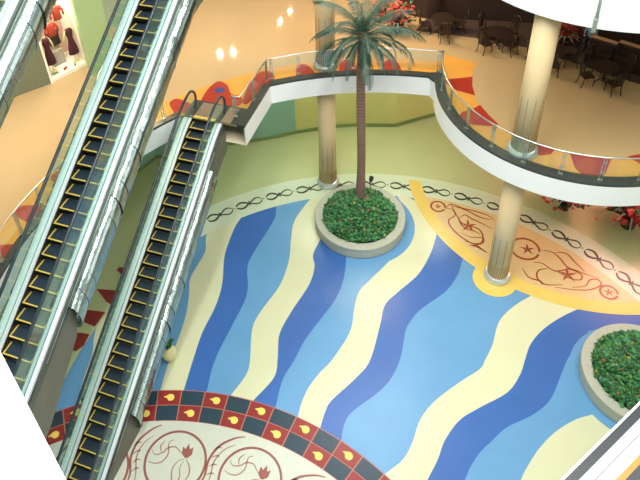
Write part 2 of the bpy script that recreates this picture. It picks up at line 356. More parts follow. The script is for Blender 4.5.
# amber border and red shapes
e1 = .003
mid = [p for p in arc(W, 13.33, 262, 92.5, 110)]
inn = [rad(p, 11.9) for p in mid]
band(bm, inn, mid, 7+e1, 2) if False else None
def clampin(p):
    return p
lo = arc(W, 12.06, 262, 93, 130); hi = arc(W, 13.33, 262, 93, 130)
band(bm, lo, hi, 7+e1, 2)
flat(bm, [(-12.3, 19.17), (-9.53, 19.17), (-9.53, 22.1), (-10.6, 21.8), (-12, 20.3)], 7+e1*1.5, 2)
band(bm, arc(Q, 5.55, -192, -40, 70), arc(Q, 4.08, -192, -40, 70), 7+2*e1, 2)
for k in range(-1, 16):
    a = 110.8+8.45*k
    if 126 < a < 140: continue
    A = R_(a)
    P = []
    for r, da in ((12.2, -2.05), (12.5, -2.0), (13.0, -1.3), (13.24, -.6), (13.26, .3), (13.1, 1.2), (12.5, 1.75), (12.2, 1.85)):
        P.append((W[0]+r*cos(A+R_(da)), W[1]+r*sin(A+R_(da))))
    flat(bm, crom(P, 3, True), 7+3*e1, 3)
def polar(c, L_): return [(c[0]+r*cos(R_(a)), c[1]+r*sin(R_(a))) for r, a in L_]
flat(bm, crom(polar(W, [(12.3, 141.0), (12.8, 139.3), (13.21, 137.2), (13.37, 135.2), (12.9, 134.3), (12.27, 134.7), (11.87, 133.3), (11.4, 134.0), (11.4, 136.5), (11.75, 139.5)]), 3, True), 7+3*e1, 3)
flat(bm, crom(polar(W, [(13.11, 128.3), (13.25, 126.8), (13.1, 125.5), (12.6, 125.2), (12.2, 126.3), (11.9, 129), (11.3, 132.9), (11.55, 133.6), (12.4, 131)]), 3, True), 7+3*e1, 3)
flat(bm, arc((-11.5, 21.17), .22, 0, 345, 20), 7+4*e1, 4)
for L_ in ([(5.3, -171.5), (4.06, -177), (4.06, -168), (4.05, -158.5), (4.72, -163.5)],
           [(5.3, -142.7), (4.9, -146.7), (4.55, -147), (4.06, -149.6), (4.05, -140), (4.09, -131.0), (4.43, -132.1), (5.1, -138.4)],
           [(4.07, -120), (4.06, -99), (4.35, -100), (4.6, -104), (4.3, -112)],
           [(4.06, -91.5), (4.03, -82), (4.04, -71.5), (4.5, -75), (4.9, -77.5), (5.22, -80.5), (5.28, -84.5), (4.8, -89)],
           [(4.06, -64), (4.04, -55), (4.05, -46), (4.9, -50), (5.2, -55), (4.7, -60)]):
    flat(bm, polar(Q, L_), 7+4*e1, 3)
struct(obj('floor', bm, [M_lv1, M_soffit, M_byel, M_bred, M_bdot], recalc=False), 'polished level one floor with amber and red border')
# landing ledge where the upper escalator arrives, level one, left side
def fascia(name, pts, z0, z1, th=.14):
    bm = bmesh.new()
    o = [rad(p, math.hypot(p[0]-W[0], p[1]-W[1])+th) for p in pts]
    for i in range(len(pts)-1):
        prism(bm, [pts[i], pts[i+1], o[i+1], o[i]], z0, z1)
    bmesh.ops.remove_doubles(bm, verts=bm.verts[:], dist=1e-4)
    return struct(obj(name, bm, M_fasc, recalc=False))
i0 = 70
left = op[:71]; right = op[72:]
fascia('trim_1', left+[op[71]], 6.1, 7.0)
fascia('trim_2', op[72:], 6.1, 7.0)
def curb(name, pts, w=.22, z=7.0, h=.1, m=None):
    bm = bmesh.new()
    a = [rad(p, math.hypot(p[0]-W[0], p[1]-W[1])+.0) for p in pts]
    # offset along the local normal, away from the opening
    o = []
    for i, p in enumerate(pts):
        q0 = pts[max(i-1, 0)]; q1 = pts[min(i+1, len(pts)-1)]
        d = Vector((q1[0]-q0[0], q1[1]-q0[1])).normalized(); n = Vector((-d.y, d.x))
        o.append((p[0]+n.x*w, p[1]+n.y*w))
    for i in range(len(pts)-1):
        prism(bm, [pts[i], pts[i+1], o[i+1], o[i]], z, z+h)
    return struct(obj(name, bm, m or M_curb)), o
op2 = opening(12.05, 5.56)
curb('trim_3', op2[:71], .27, 7.0)
curb('trim_4', op2[72:74], .32, 7.0)
curb('trim_5', op2[73:99], .3, 7.0)
curb('trim_20', op2[98:], .42, 7.0)
bm = bmesh.new(); prism(bm, [(-3.35, 24.35), (-3.1, 24.15), (-2.75, 24.1), (-2.72, 24.85), (-3.3, 24.68)], 7.0, 7.098); struct(obj('trim_21', bm, M_curb))

# ---------------------------------------------------------------- level two slab (back and right) and near ledges
o2 = arc(W, 16.6, 262, 128, 40)+[rad((-10.6, 22.9), 14)]+arc(W, 12.05, 122, 94.5, 14)+arc((2.43, 25.08), 5.32, -169, -50, 50)+arc(W, 12.05, 45, 5, 14)
bm = bmesh.new(); ou = [rad(p, 21.5) for p in o2]
for i in range(len(o2)-1):
    prism(bm, [o2[i], o2[i+1], ou[i+1], ou[i]], 13.0, 13.9)
bmesh.ops.remove_doubles(bm, verts=bm.verts[:], dist=1e-4)
struct(obj('ceiling', bm, M_soffit))
fascia('trim_6', [rad(p, math.hypot(p[0]-W[0], p[1]-W[1])-.03) for p in o2[42:]], 12.98, 14.0, .03)
bm = bmesh.new()
for i in range(42, len(o2)-1):
    a, b = [rad(p, math.hypot(p[0]-W[0], p[1]-W[1])+.02) for p in (o2[i], o2[i+1])]
    prism(bm, [a, b, rad(b, math.hypot(b[0]-W[0], b[1]-W[1])+.5), rad(a, math.hypot(a[0]-W[0], a[1]-W[1])+.5)], 13.9, 13.96)
struct(obj('trim_7', bm, M_soffit))

# near balcony edges seen from above (level two, camera side)
d = Vector((.5565, .8308)); n = Vector((.8308, -.5565))   # along the right ledge / away from the void
p0 = Vector((1.52, 5.52))
def ledge(name, w0, w1, z0, z1, m, s0=-6, s1=10):
    bm = bmesh.new(); P = [p0+d*s0+n*w0, p0+d*s1+n*w0, p0+d*s1+n*w1, p0+d*s0+n*w1]
    prism(bm, [tuple(p) for p in P], z0, z1); return struct(obj(name, bm, m))
M_curb2 = mat('charcoal_stone', (38, 42, 46), .3, var=.2, scale=30)
ledge('trim_8', 0, .03, 13.1, 14.0, M_fasc)
ledge('trim_9', .03, .155, 13.2, 14.0, M_curb2)
ledge('trim_10', .155, .275, 13.2, 14.0, M_fasc)
ledge('trim_11', .275, .295, 13.2, 14.0, M_groove)
ledge('trim_12', .295, .45, 13.2, 14.0, M_fasc)
ledge('trim_13', .45, .53, 13.2, 14.0, M_bor)
ledge('floor', .53, 3.0, 13.2, 14.0, M_curb2)
A_ = Vector((-5.12, 3.24)); B_ = Vector((-7.37, 4.65)); u = (B_-A_).normalized(); nn = Vector((-u.y, u.x))
if nn.y > 0: nn = -nn
bm = bmesh.new(); PP = [A_-u*2.5, B_+u*2.2, B_+u*2.2+nn*1.15, A_-u*2.5+nn*1.15]
prism(bm, [tuple(p) for p in PP], 13.1, 14.0)
struct(obj('trim_14', bm, M_fasc))
bm = bmesh.new(); PP = [A_-u*2.5+nn*1.15, B_+u*2.2+nn*1.15, B_+u*2.2+nn*3, A_-u*2.5+nn*3]
prism(bm, [tuple(p) for p in PP], 13.1, 13.98)
struct(obj('floor', bm, M_fasc))

# ---------------------------------------------------------------- columns
def column(name, x, y, label, r=.41):
    t = thing(name, label, 'column', (x, y, 0), 0, 'round cream columns by the opening')
    for z0, z1 in ((0.04, 6.1), (7.02, 13.0)):
        bm = bmesh.new(); lathe(bm, [(r, z0), (r, z1)], 40); obj('shaft', bm, M_col, t, True)
        for p in t.children[-1].data.polygons: p.use_smooth = abs(p.normal.z) < .5
        bm = bmesh.new(); lathe(bm, [(r+.005, z0), (r+.13, z0), (r+.13, z0+.16), (r+.07, z0+.24), (r+.005, z0+.26)], 40); obj('base_ring', bm, M_cring, t)
        bm = bmesh.new()
        for k in range(30):
            a = 2*PI*k/30; h = (2.6 if k % 3 == 0 else .95)
            box(bm, r-.01, r+.014, -.010, .010, z0+.26, z0+h, 0, Matrix.Rotation(a, 4, 'Z'))
        obj('fluting', bm, M_flute, t)
    return t
column('column', -7.74, 24.09, 'cream column with fluted base behind the palm planter')
column('column', .69, 20.75, 'cream column on the yellow disc, piercing the curved balcony')

# ---------------------------------------------------------------- balustrades
def offs(pts, w):
    o = []
    for i, p in enumerate(pts):
        q0 = pts[max(i-1, 0)]; q1 = pts[min(i+1, len(pts)-1)]
        d = Vector((q1[0]-q0[0], q1[1]-q0[1])).normalized(); o.append((p[0]-d.y*w, p[1]+d.x*w))
    return o
def balustrade(label, path, z=7.10, h=1.0, step=1.25):
    t = thing('glass_balustrade', label, 'balustrade', (path[0][0], path[0][1], z), 0, 'steel and glass balustrades of level one')
    ox, oy = path[0]
    loc = [(p[0]-ox, p[1]-oy) for p in path]
    bm = bmesh.new(); tube(bm, [(x, y, h) for x, y in loc], .033, 10); obj('top_rail', bm, M_steel, t, True)
    bm = bmesh.new(); band2 = offs(loc, .012)
    for i in range(len(loc)-1): prism(bm, [loc[i], loc[i+1], band2[i+1], band2[i]], .07, h-.1)
    obj('glass_panel', bm, M_glr, t)
    acc = 0; nxt = .12; L = sum(math.dist(loc[i], loc[i+1]) for i in range(len(loc)-1))
    nposts = max(1, round(L/step)); nxt = .1; st = (L-.2)/nposts
    for i in range(len(loc)-1):
        a, b = loc[i], loc[i+1]; dl = math.dist(a, b)
        while nxt <= acc+dl+1e-6:
            k = (nxt-acc)/dl; x = a[0]+(b[0]-a[0])*k; y = a[1]+(b[1]-a[1])*k
            an = math.atan2(b[1]-a[1], b[0]-a[0])
            M = Matrix.Translation((x, y, 0)) @ Matrix.Rotation(an, 4, 'Z')
            bm = bmesh.new()
            for s in (-.055, .035):
                box(bm, s, s+.02, -.03, .03, 0, h-.02, 0, M)
            box(bm, -.08, .08, -.05, .05, 0, .02, 0, M); box(bm, -.06, .06, -.02, .03, .3, .34, 0, M); box(bm, -.06, .06, -.02, .03, .75, .79, 0, M)
            obj('post', bm, M_steel, t)
            nxt += st
        acc += dl
    return t
balustrade('curved glass balustrade around the bulging balcony at the right', arc(Q, 5.33, -177.5, -52, 64))
balustrade('gently arched glass balustrade behind the palm, beside the peach floor', arc(W, 12.47, 126.4, 92.9, 30))
balustrade('short glass balustrade beside the escalator landing with red border', [(-10.2, 19.6), (-9.86, 19.64), (-9.8, 20.8), (-9.76, 22.36)])
balustrade('glass balustrade left of the escalators above the maroon border shapes', arc(W, 12.3, 200, 148.5, 40))

# ---------------------------------------------------------------- escalators
SL = math.tan(R_(30)); LT = 7/SL
def ramp(t, b=.8):
    return 0 if t < -b else (t if t > b else (t+b)**2/(4*b))
def nz(y): return SL*(ramp(y)-ramp(y-LT))
def ysamp(a, b):
    ys = [a]
    for lo_, hi_, st in ((-3, -.9, 1), (-.9, .9, .15), (.9, LT-.9, 2.6), (LT-.9, LT+.9, .15), (LT+.9, 16, 1)):
        y = lo_
        while y < hi_-1e-6:
            if a < y < b: ys.append(y)
            y += st
    ys.append(b); return sorted(set(ys))
def sweep(bm, sec, a, b, mi=0, cap=True, dzf=None):
    rings = []
    for y in ysamp(a, b):
        rings.append([bm.verts.new((x, y, nz(y)+(z if dzf is None else dzf(y, z)))) for x, z in sec])
    n = len(sec)
    for A, B in zip(rings, rings[1:]):
        for k in range(n): bm.faces.new([A[k], A[(k+1) % n], B[(k+1) % n], B[k]]).material_index = mi
    if cap: bm.faces.new(rings[0][::-1]).material_index = mi; bm.faces.new(rings[-1]).material_index = mi
def rect(x0, x1, z0, z1): return [(x0, z0), (x1, z0), (x1, z1), (x0, z1)]
def bal_profile(a, b, top, bot):
    """closed outline in y,z with rounded ends"""
    P = []; rr = (top-bot)/2
    for y in ysamp(a, b): P.append((y, nz(y)+top))
    zc = nz(b)+(top+bot)/2
    for k in range(1, 12): t = PI/2-PI*k/12; P.append((b+rr*cos(t), zc+rr*sin(t)))
    for y in ysamp(a, b)[::-1]: P.append((y, nz(y)+bot))
    zc = nz(a)+(top+bot)/2
    for k in range(1, 12): t = -PI/2-PI*k/12; P.append((a+rr*cos(t), zc+rr*sin(t)))
    return P
def step_mesh():
    bm = bmesh.new(); w = .965
    box(bm, 0, w, 0, .4, -.05, 0, 0)
    # curved riser
    prof = [(0, 0), (.012, -.06), (.03, -.13), (.05, -.2), (.07, -.25)]
    for (y0, z0), (y1, z1) in zip(prof, prof[1:]):
        vs = [bm.verts.new(p) for p in ((0, y0, z0), (w, y0, z0), (w, y1, z1), (0, y1, z1))]
        bm.faces.new(vs).material_index = 1
    for x in [i*.06+.04 for i in range(15)]:
        box(bm, x, x+.02, .04, .38, 0, .006, 0)
    box(bm, 0, w, -.004, .036, -.012, .009, 2); box(bm, 0, .045, .03, .4, -.01, .009, 2); box(bm, w-.045, w, .03, .4, -.01, .009, 2)
    return bm
SM = None
def escalator(label, x, y, z, phase, low_h, trunc_top=0, bottom=True, tend=1.5):
    global SM
    t = thing('escalator', label, 'escalator', (x, y, z), 0, 'stacked escalators between the levels')
    YA, YB = -2.3, LT+1.9-trunc_top
    ya_, yb_ = -1.7, LT+.02
    # truss body
    def dz(y_, z_):
        return z_
    bm = bmesh.new(); sweep(bm, rect(-.42, 1.29, -1.05, -.32), max(YA, -2.2), YB); obj('truss', bm, M_dgrey, t)
    # deeper lower and upper housings
    bm = bmesh.new()
    ys = [y_ for y_ in ysamp(-2.25, 3.3)]
    P = [(y_, nz(y_)-.02) for y_ in ys]+[(2.9, nz(2.9)-1.1), (2.75, nz(2.75)-1.35)]
    P2 = [(y_, max(nz(y_)-low_h, -6.0)) for y_ in ys if y_ < 2.2][::-1]
    if bottom:
        P2 = [(y_, max(z_, .04)) for y_, z_ in P2]
        P2 = [(3.25, .04)]+[(-2.25, .04)]
        P = [(y_, max(z_, .05)) for y_, z_ in P if y_ <= 3.3][:len(ys)]+[(3.3, .9)]
    poly = P+P2
    L0 = [bm.verts.new((1.29, a, b)) for a, b in poly]; L1 = [bm.verts.new((1.335, a, b)) for a, b in poly]
    bm.faces.new(L0[::-1]); bm.faces.new(L1)
    for i in range(len(poly)): bm.faces.new([L0[i], L0[(i+1) % len(poly)], L1[(i+1) % len(poly)], L1[i]])
    obj('lower_side_panel', bm, M_panel, t)
    bm = bmesh.new(); ys = ysamp(LT-tend-.1, YB)
    poly = [(y_, nz(y_)-.02) for y_ in ys]+[(y_, nz(y_)-1.35) for y_ in ys[::-1]]
    L0 = [bm.verts.new((1.29, a, b)) for a, b in poly]; L1 = [bm.verts.new((1.335, a, b)) for a, b in poly]
    bm.faces.new(L0[::-1]); bm.faces.new(L1)
    for i in range(len(poly)): bm.faces.new([L0[i], L0[(i+1) % len(poly)], L1[(i+1) % len(poly)], L1[i]])
    obj('upper_side_panel', bm, M_panel, t)
    # polished half round cladding each side, with seams
    for s in (1, -1):
        xb = 1.29 if s > 0 else -.42
        sec = [(xb, -.19)]+[(xb+s*(.05+.29*sin(PI*k/14)), -.19-.46*(1-cos(PI*k/14))) for k in range(15)]+[(xb, -1.12)]
        if s < 0: sec = sec[::-1]
        a_, b_ = 2.85, LT-tend
        bm = bmesh.new(); sweep(bm, sec, a_, b_)
        # finer slices so that each plate catches the light on its own
        bm.free(); bm = bmesh.new(); yy = a_; rnd = random.Random(3)
        while yy < b_-.02:
            y1 = min(yy+.47, b_)
            tilt = rnd.uniform(-.022, .022)
            rings = [[bm.verts.new((px+(tilt if q else -tilt)*s, yq, SL*yq+pz)) for px, pz in sec] for q, yq in enumerate((yy, y1-.012))]
            n_ = len(sec)
            for k in range(n_): bm.faces.new([rings[0][k], rings[0][(k+1) % n_], rings[1][(k+1) % n_], rings[1][k]]).material_index = 0
            r2 = [[bm.verts.new((px-.006*s, yq, SL*yq+pz)) for px, pz in sec] for yq in (y1-.014, y1+.002)]
            for k in range(n_): bm.faces.new([r2[0][k], r2[0][(k+1) % n_], r2[1][(k+1) % n_], r2[1][k]]).material_index = 1
            yy = y1
        obj('steel_cladding', bm, [M_tube, M_tseam], t)
        xs = (1.31, 1.35) if s > 0 else (-.48, -.44)
        bm = bmesh.new(); sweep(bm, rect(xs[0], xs[1], -.13, -.1), 1.5, LT-.9); obj('trim_line', bm, M_nose if False else M_steel, t)
        bm = bmesh.new(); x0, x1 = ((1.2, 1.34) if s > 0 else (-.46, -.38)); sweep(bm, rect(x0, x1, -.30, -.02), -2.25, YB); obj('side_panel', bm, M_dgrey, t)
    # decks and skirts
    for x0, x1, nm, m, z1 in ((-.40, -.19, 'outer_deck', M_deck, .06), (-.15, -.035, 'inner_deck', M_deck, .08), (-.035, -.002, 'skirt_panel', M_riser, .04), (.967, 1.0, 'skirt_panel', M_riser, .0), (1.0, 1.10, 'inner_deck', M_decki, .03), (1.15, 1.27, 'outer_deck', M_deck, .06)):
        bm = bmesh.new(); sweep(bm, rect(x0, x1, -.34, z1), -2.2, YB); obj(nm, bm, m, t)
    # balustrade glass and handrails
    for xg, nm in ((-.17, 'left'), (1.125, 'right')):
        P = bal_profile(ya_, yb_+.35, .99, .02)
        bm = bmesh.new()
        A = [bm.verts.new((xg-.006, a, b)) for a, b in P]; B = [bm.verts.new((xg+.006, a, b)) for a, b in P]
        bm.faces.new(A); bm.faces.new(B[::-1])
        for i in range(len(P)): bm.faces.new([A[i], A[(i+1) % len(P)], B[(i+1) % len(P)], B[i]])
        obj('balustrade_glass', bm, M_gl, t)
        P = bal_profile(ya_, yb_+.35, 1.03, .04)
        nT = len(ysamp(ya_, yb_+.35)); lowN = 10
        path = P[:nT+lowN]; path = P[-lowN:]+path
        bm = bmesh.new(); tube(bm, [(xg, a, b) for a, b in path], .052, 8); obj('handrail', bm, M_rub, t, True)
        bm = bmesh.new(); box(bm, xg-.02, xg+.02, ya_-.3, ya_+.4, .0, .1); obj('newel_base', bm, M_steel, t)
    # steps
    if SM is None:
        o = obj('step', step_mesh(), [M_tread, M_riser, M_nose], t); SM = o.data
    else:
        o = bpy.data.objects.new('step', SM); COL.objects.link(o); o.parent = t
    k = 0; yk = phase
    while yk > .9*.4+.4*28 - .0 + .4: yk -= .4
    ys = []; q = phase
    while q < LT+.1: q += .4
    q -= .4
    while q > -.75: ys.append(q); q -= .4
    o.location = (0, ys[0], nz(ys[0]))
    for q in ys[1:]:
        c = bpy.data.objects.new('step', SM); COL.objects.link(c); c.parent = t; c.location = (0, q, nz(q))
    # combs and landing plates
    ty = ys[0]+.4; by = ys[-1]
    for y0, y1, nm, m in ((ty, ty+.14, 'comb_plate', M_nose), (by-.14, by, 'comb_plate', M_nose)):
        bm = bmesh.new(); box(bm, 0, .965, y0, y1, -.05, .012); o = obj(nm, bm, m, t); o.location.z = nz((y0+y1)/2 + (1 if y0 > 3 else -1))
    for y0, y1 in ((ty+.14, LT+1.15), (-2.3, by-.14)):
        bm = bmesh.new(); box(bm, 0.0, .965, y0, y1, -.06, .014); o = obj('landing_plate', bm, M_plate, t); o.location.z = (7 if y0 > 3 else 0)
    return t
XE = -11.79
escalator('lower escalator rising from the ground floor to the red-bordered level one landing', XE, 6.93, 0, 11.86, 1.75, 1.7, True)
escalator('long escalator above and left of the lower one, climbing out past the store window', XE, 6.11, 7, 10.95, 1.75, 0, False, .25)
escalator('topmost escalator cut off at the upper left corner, polished side only', XE, 5.30, 14, 10.95, 1.75, 0, False)
bm = bmesh.new(); box(bm, -12.25, -9.85, 19.17, 20.3, 6.99, 7.011); struct(obj('trim_22', bm, M_curb))
# second landing plate beside the handrail of the lower escalator
bm = bmesh.new(); box(bm, 1.2, 1.62, 0, 1.0, 7.008, 7.02)
o = obj('floor_plate', bm, M_plate); o.location = (XE, 19.2, 0.004); tag(o, 'brown metal floor plate right of the handrail at the top of the lower escalator', 'floor plate')

# platform under the lower landing of the long escalator
bm = bmesh.new(); box(bm, -15.2, -10.2, 3.0, 5.1, 6.1, 7.0)
struct(obj('trim_15', bm, M_fasc))

# ---------------------------------------------------------------- planters, palm
def leaves(bm, n, pos, size=(.12, .22), mats=5, weights=(42, 34, 20, 1, 2), up=.5):
    for i in range(n):
        p = Vector(pos(i)); a = random.uniform(0, 2*PI); tilt = random.uniform(-.2, 1.1)
        L = random.uniform(*size); w = L*.38
        d = Vector((cos(a)*cos(tilt), sin(a)*cos(tilt), sin(tilt)*up+.15)).normalized()
        s = d.cross(Vector((0, 0, 1))).normalized(); nrm = s.cross(d)
        mi = random.choices(range(mats), weights)[0]
        base = bm.verts.new(p); tip = bm.verts.new(p+d*L-Vector((0, 0, L*.15)))
        m = p+d*L*.5+nrm*L*.04
        l = bm.verts.new(m+s*w+nrm*.02); r = bm.verts.new(m-s*w+nrm*.02); c = bm.verts.new(m-nrm*.01)
        for f in ((base, l, c), (base, c, r), (l, tip, c), (c, tip, r)):
            bm.faces.new(f).material_index = mi
def planter(label, x, y, R0=2.05):
    t = thing('round_planter', label, 'planter', (x, y, .04), 0, 'round stone planters on the wave floor')
    bm = bmesh.new(); lathe(bm, [(R0-.03, 0), (R0-.02, .1), (R0-.03, .46), (R0, .5), (R0, .58), (R0-.02, .6), (R0-.36, .6), (R0-.38, .57), (R0-.38, .3)], 72); obj('stone_rim', bm, M_stone, t)
    bm = bmesh.new(); lathe(bm, [(R0-.38, .3), (R0-.38, .5), (.8, .62), (.001, .66)], 40); obj('soil', bm, M_soil, t)
    bm = bmesh.new()
    def pos(i):
        r = (R0-.42)*math.sqrt(random.random()); a = random.uniform(0, 2*PI)
        h = .56+.55*(1-(r/(R0-.3))**2)*random.random()**.6+.05*sin(5*a+r*4)
        return (r*cos(a), r*sin(a), h)
    leaves(bm, 5200, pos)
    o = obj('foliage', bm, M_leafs, t, recalc=False); o['kind'] = 'stuff'
    return t
planter('round stone planter with the tall palm growing from it', -5.54, 21.87)
planter('round stone planter of low greenery beside the ledge at the right edge', 6.02, 17.44)

t = thing('palm_tree', 'tall palm with shaggy brown trunk rising from the round planter', 'palm tree', (-5.78, 22.75, .62))
bm = bmesh.new(); H = 9.25; pts = []; rr = []
for i in range(110):
    z = H*i/109
    pts.append((.04*sin(z*.7), .0, z)); base = .215-.045*min(1, z/2.0)+.0*z
    rr.append(base*(1+(.14 if i % 2 else -.06)))
tube(bm, pts, rr, 14); obj('trunk', bm, M_trunk, t)
def frond(az, el, L, droop):
    """one frond, rib and leaflets in one mesh"""
    bm = bmesh.new(); P = []; n = 16; p = Vector((0, 0, 0)); e_ = el
    for i in range(n+1):
        P.append(p.copy()); d_ = Vector((cos(az)*cos(e_), sin(az)*cos(e_), sin(e_))); p = p+d_*(L/n); e_ -= droop/n*(1+.8*i/n)
        e_ = max(e_, -1.45)
    tube(bm, P, [.028*(1-.85*i/n)+.004 for i in range(n+1)], 5, 1)
    for i in range(2, n+1):
        for sub in (0, .33, .66):
            q = P[i-1].lerp(P[i], sub); tg = (P[i]-P[i-1]).normalized()
            s = tg.cross(Vector((0, 0, 1)));
            s = s.normalized() if s.length > .01 else Vector((-sin(az), cos(az), 0))
            nr = s.cross(tg); k = (i-1+sub)/n
            ll = .50*sin(PI*(.12+.86*k))**.7*L/2.6
            for sg in (1, -1):
                dv = (s*sg*.62+tg*.8+nr*(.05+random.uniform(-.12, .12))-Vector((0, 0, .28))).normalized()
                w = .013; b0 = q-tg*w; b1 = q+tg*w; mid_ = q+dv*ll*.55; tip = q+dv*ll-Vector((0, 0, ll*.22))
                vs = [bm.verts.new(v) for v in (b0, b1, mid_+tg*w, tip, mid_-tg*w)]
                bm.faces.new(vs).material_index = 0
    return bm
rnd = random.Random(11)
NF = 36
for i in range(NF):
    az = i*2.39996+rnd.uniform(-.2, .2); k = i/NF
    el = 1.4-1.75*k+rnd.uniform(-.12, .12); L = rnd.uniform(2.1, 2.75)*(1 if k < .75 else .9); dr = .9+.75*k*rnd.uniform(.5, 1.5)
    o = obj('frond', frond(az, el, L, dr), [M_frond, M_frib], t, recalc=False); o.location = (.02*cos(az), .02*sin(az), H-.12-.35*k)
# small uplight behind the palm trunk
t = thing('spotlight', 'small brown garden uplight standing behind the palm trunk', 'spotlight', (-5.45, 23.38, .55))
bm = bmesh.new(); tube(bm, [(0, 0, 0), (0, 0, .9)], .02, 8); obj('stake', bm, M_leafs[0], t)
bm = bmesh.new(); tube(bm, [(0, 0, .82), (.03, -.02, 1.0), (.05, -.04, 1.12)], [.06, .1, .11], 12); obj('lamp_head', bm, M_wood, t, True)

# cream urn beside the lower escalator
bp_ = (-10.75, 12.9, .04)
t = thing('potted_plant', 'round cream urn with a green sprig beside the lower escalator', 'potted plant', bp_)
bm = bmesh.new(); lathe(bm, [(.14, 0), (.24, .12), (.31, .32), (.28, .52), (.15, .66), (.13, .72), (.17, .76), (.12, .74), (.001, .70)], 28); obj('urn', bm, M_pot, t, True)
bm = bmesh.new(); leaves(bm, 60, lambda i: (random.uniform(-.1, .1), random.uniform(-.1, .1), .74+random.random()*.3), (.12, .24), weights=(60, 40, 0, 0, 0)); obj('leaves', bm, M_leafs, t, recalc=False)

# red festive plants on the ground floor under the balcony
def redplant(label, x, y, s, z=.0, grp='red festive plants'):
    t = thing('poinsettia', label, 'poinsettia', (x, y, z), random.uniform(0, 6), grp)
    bm = bmesh.new(); lathe(bm, [(.16*s, 0), (.24*s, .34*s), (.26*s, .36*s), (.22*s, .36*s), (.2*s, .3*s), (.001, .3*s)], 20); obj('pot', bm, M_wood, t)
    bm = bmesh.new()
    leaves(bm, 260, lambda i: (random.gauss(0, .25)*s, random.gauss(0, .25)*s, (.4+random.random()*.75)*s), (.14*s, .28*s), 2, (70, 30)); obj('bracts', bm, [M_poin, M_leafs[0]], t, recalc=False)['kind'] = 'stuff'
    bm = bmesh.new()
    for k in range(12):
        a = 2*PI*k/12+random.random()*.3; tube(bm, [(0, 0, .35*s), (.35*cos(a)*s, .35*sin(a)*s, .62*s), (.75*cos(a)*s, .75*sin(a)*s, .42*s)], [.02*s, .03*s, .004], 5)
    obj('spiky_leaves', bm, M_spike, t)
redplant('red and green potted plant under the balcony, left of the pair', 3.15, 25.6, 1.25, .04)
redplant('large red potted plant with pale spikes at the right edge under the balcony', 5.8, 25.3, 1.75, .04)

# ---------------------------------------------------------------- restaurant on level one
Z1 = 7.006
def bar_(bm, a, b, r, mi=0, seg=6): tube(bm, [a, b], r, seg, mi)
def chair(label, x, y, rz):
    t = thing('dining_chair', label, 'chair', (x, y, Z1), rz, 'dark chairs at the restaurant tables')
    bm = bmesh.new(); box(bm, -.22, .22, -.22, .22, .42, .48); bmesh.ops.bevel(bm, geom=bm.edges[:], offset=.015, segments=1); obj('seat', bm, M_wood, t)
    for sx in (-1, 1):
        bm = bmesh.new(); tube(bm, [(sx*.19, .2, .43), (sx*.21, .23, .2), (sx*.2, .22, 0)], [.022, .018, .022], 6); obj('leg', bm, M_wood, t)
        bm = bmesh.new(); tube(bm, [(sx*.19, -.2, .43), (sx*.19, -.22, .2), (sx*.21, -.29, 0)], [.022, .02, .022], 6); obj('leg', bm, M_wood, t)
    bm = bmesh.new()
    for sx in (-1, 1): tube(bm, [(sx*.19, -.2, .46), (sx*.2, -.25, .75), (sx*.19, -.34, 1.05)], .022, 6)
    pts = [(-.19, -.34, 1.03), (-.1, -.36, 1.1), (0, -.36, 1.13), (.1, -.36, 1.1), (.19, -.34, 1.03)]
    tube(bm, pts, .03, 6); box(bm, -.07, .07, -.31, -.27, .5, 1.1)
    for sx in (-.13, .13): tube(bm, [(sx, -.22, .5), (sx, -.27, .8), (sx, -.34, 1.06)], .012, 5)
    obj('backrest', bm, M_wood, t)
    return t
def table(label, x, y, cloth=None):
    t = thing('dining_table', label, 'table', (x, y, Z1), .4, 'dark restaurant tables')
    bm = bmesh.new(); lathe(bm, [(.001, .71), (.5, .71), (.52, .73), (.52, .75), (.001, .76)], 32); obj('tabletop', bm, M_wood, t)
    bm = bmesh.new(); lathe(bm, [(.06, .06), (.05, .3), (.08, .5), (.05, .71)], 16); obj('pedestal', bm, M_wood, t)
    for k in range(4):
        a = k*PI/2; bm = bmesh.new(); tube(bm, [(.04*cos(a), .04*sin(a), .2), (.22*cos(a), .22*sin(a), .14), (.34*cos(a), .34*sin(a), .02)], [.03, .028, .025], 6); obj('foot', bm, M_wood, t)
    return t
ch0 = None
sets = [(-3.45, 28.1, .3, 'behind the palm fronds'), (-.95, 27.55, .9, 'nearest the top left of the right column'), (3.35, 25.95, .5, 'near the right edge below the white slab'), (1.35, 26.75, .1, 'half hidden behind the right column')]
for i, (x, y, r0, wh) in enumerate(sets):
    table('round dark table '+wh, x, y)
    for k in range(4):
        a = r0+k*PI/2; R1 = .74
        side = ['right-hand', 'far', 'left-hand', 'near'][k]
        cx_, cy_ = x+R1*cos(a), y+R1*sin(a)
        lab = '%s dark chair of the table %s' % (side, wh)
        if ch0 is None: ch0 = chair(lab, cx_, cy_, a+PI/2)
        else: dup(ch0, (cx_, cy_, Z1), a+PI/2, lab)
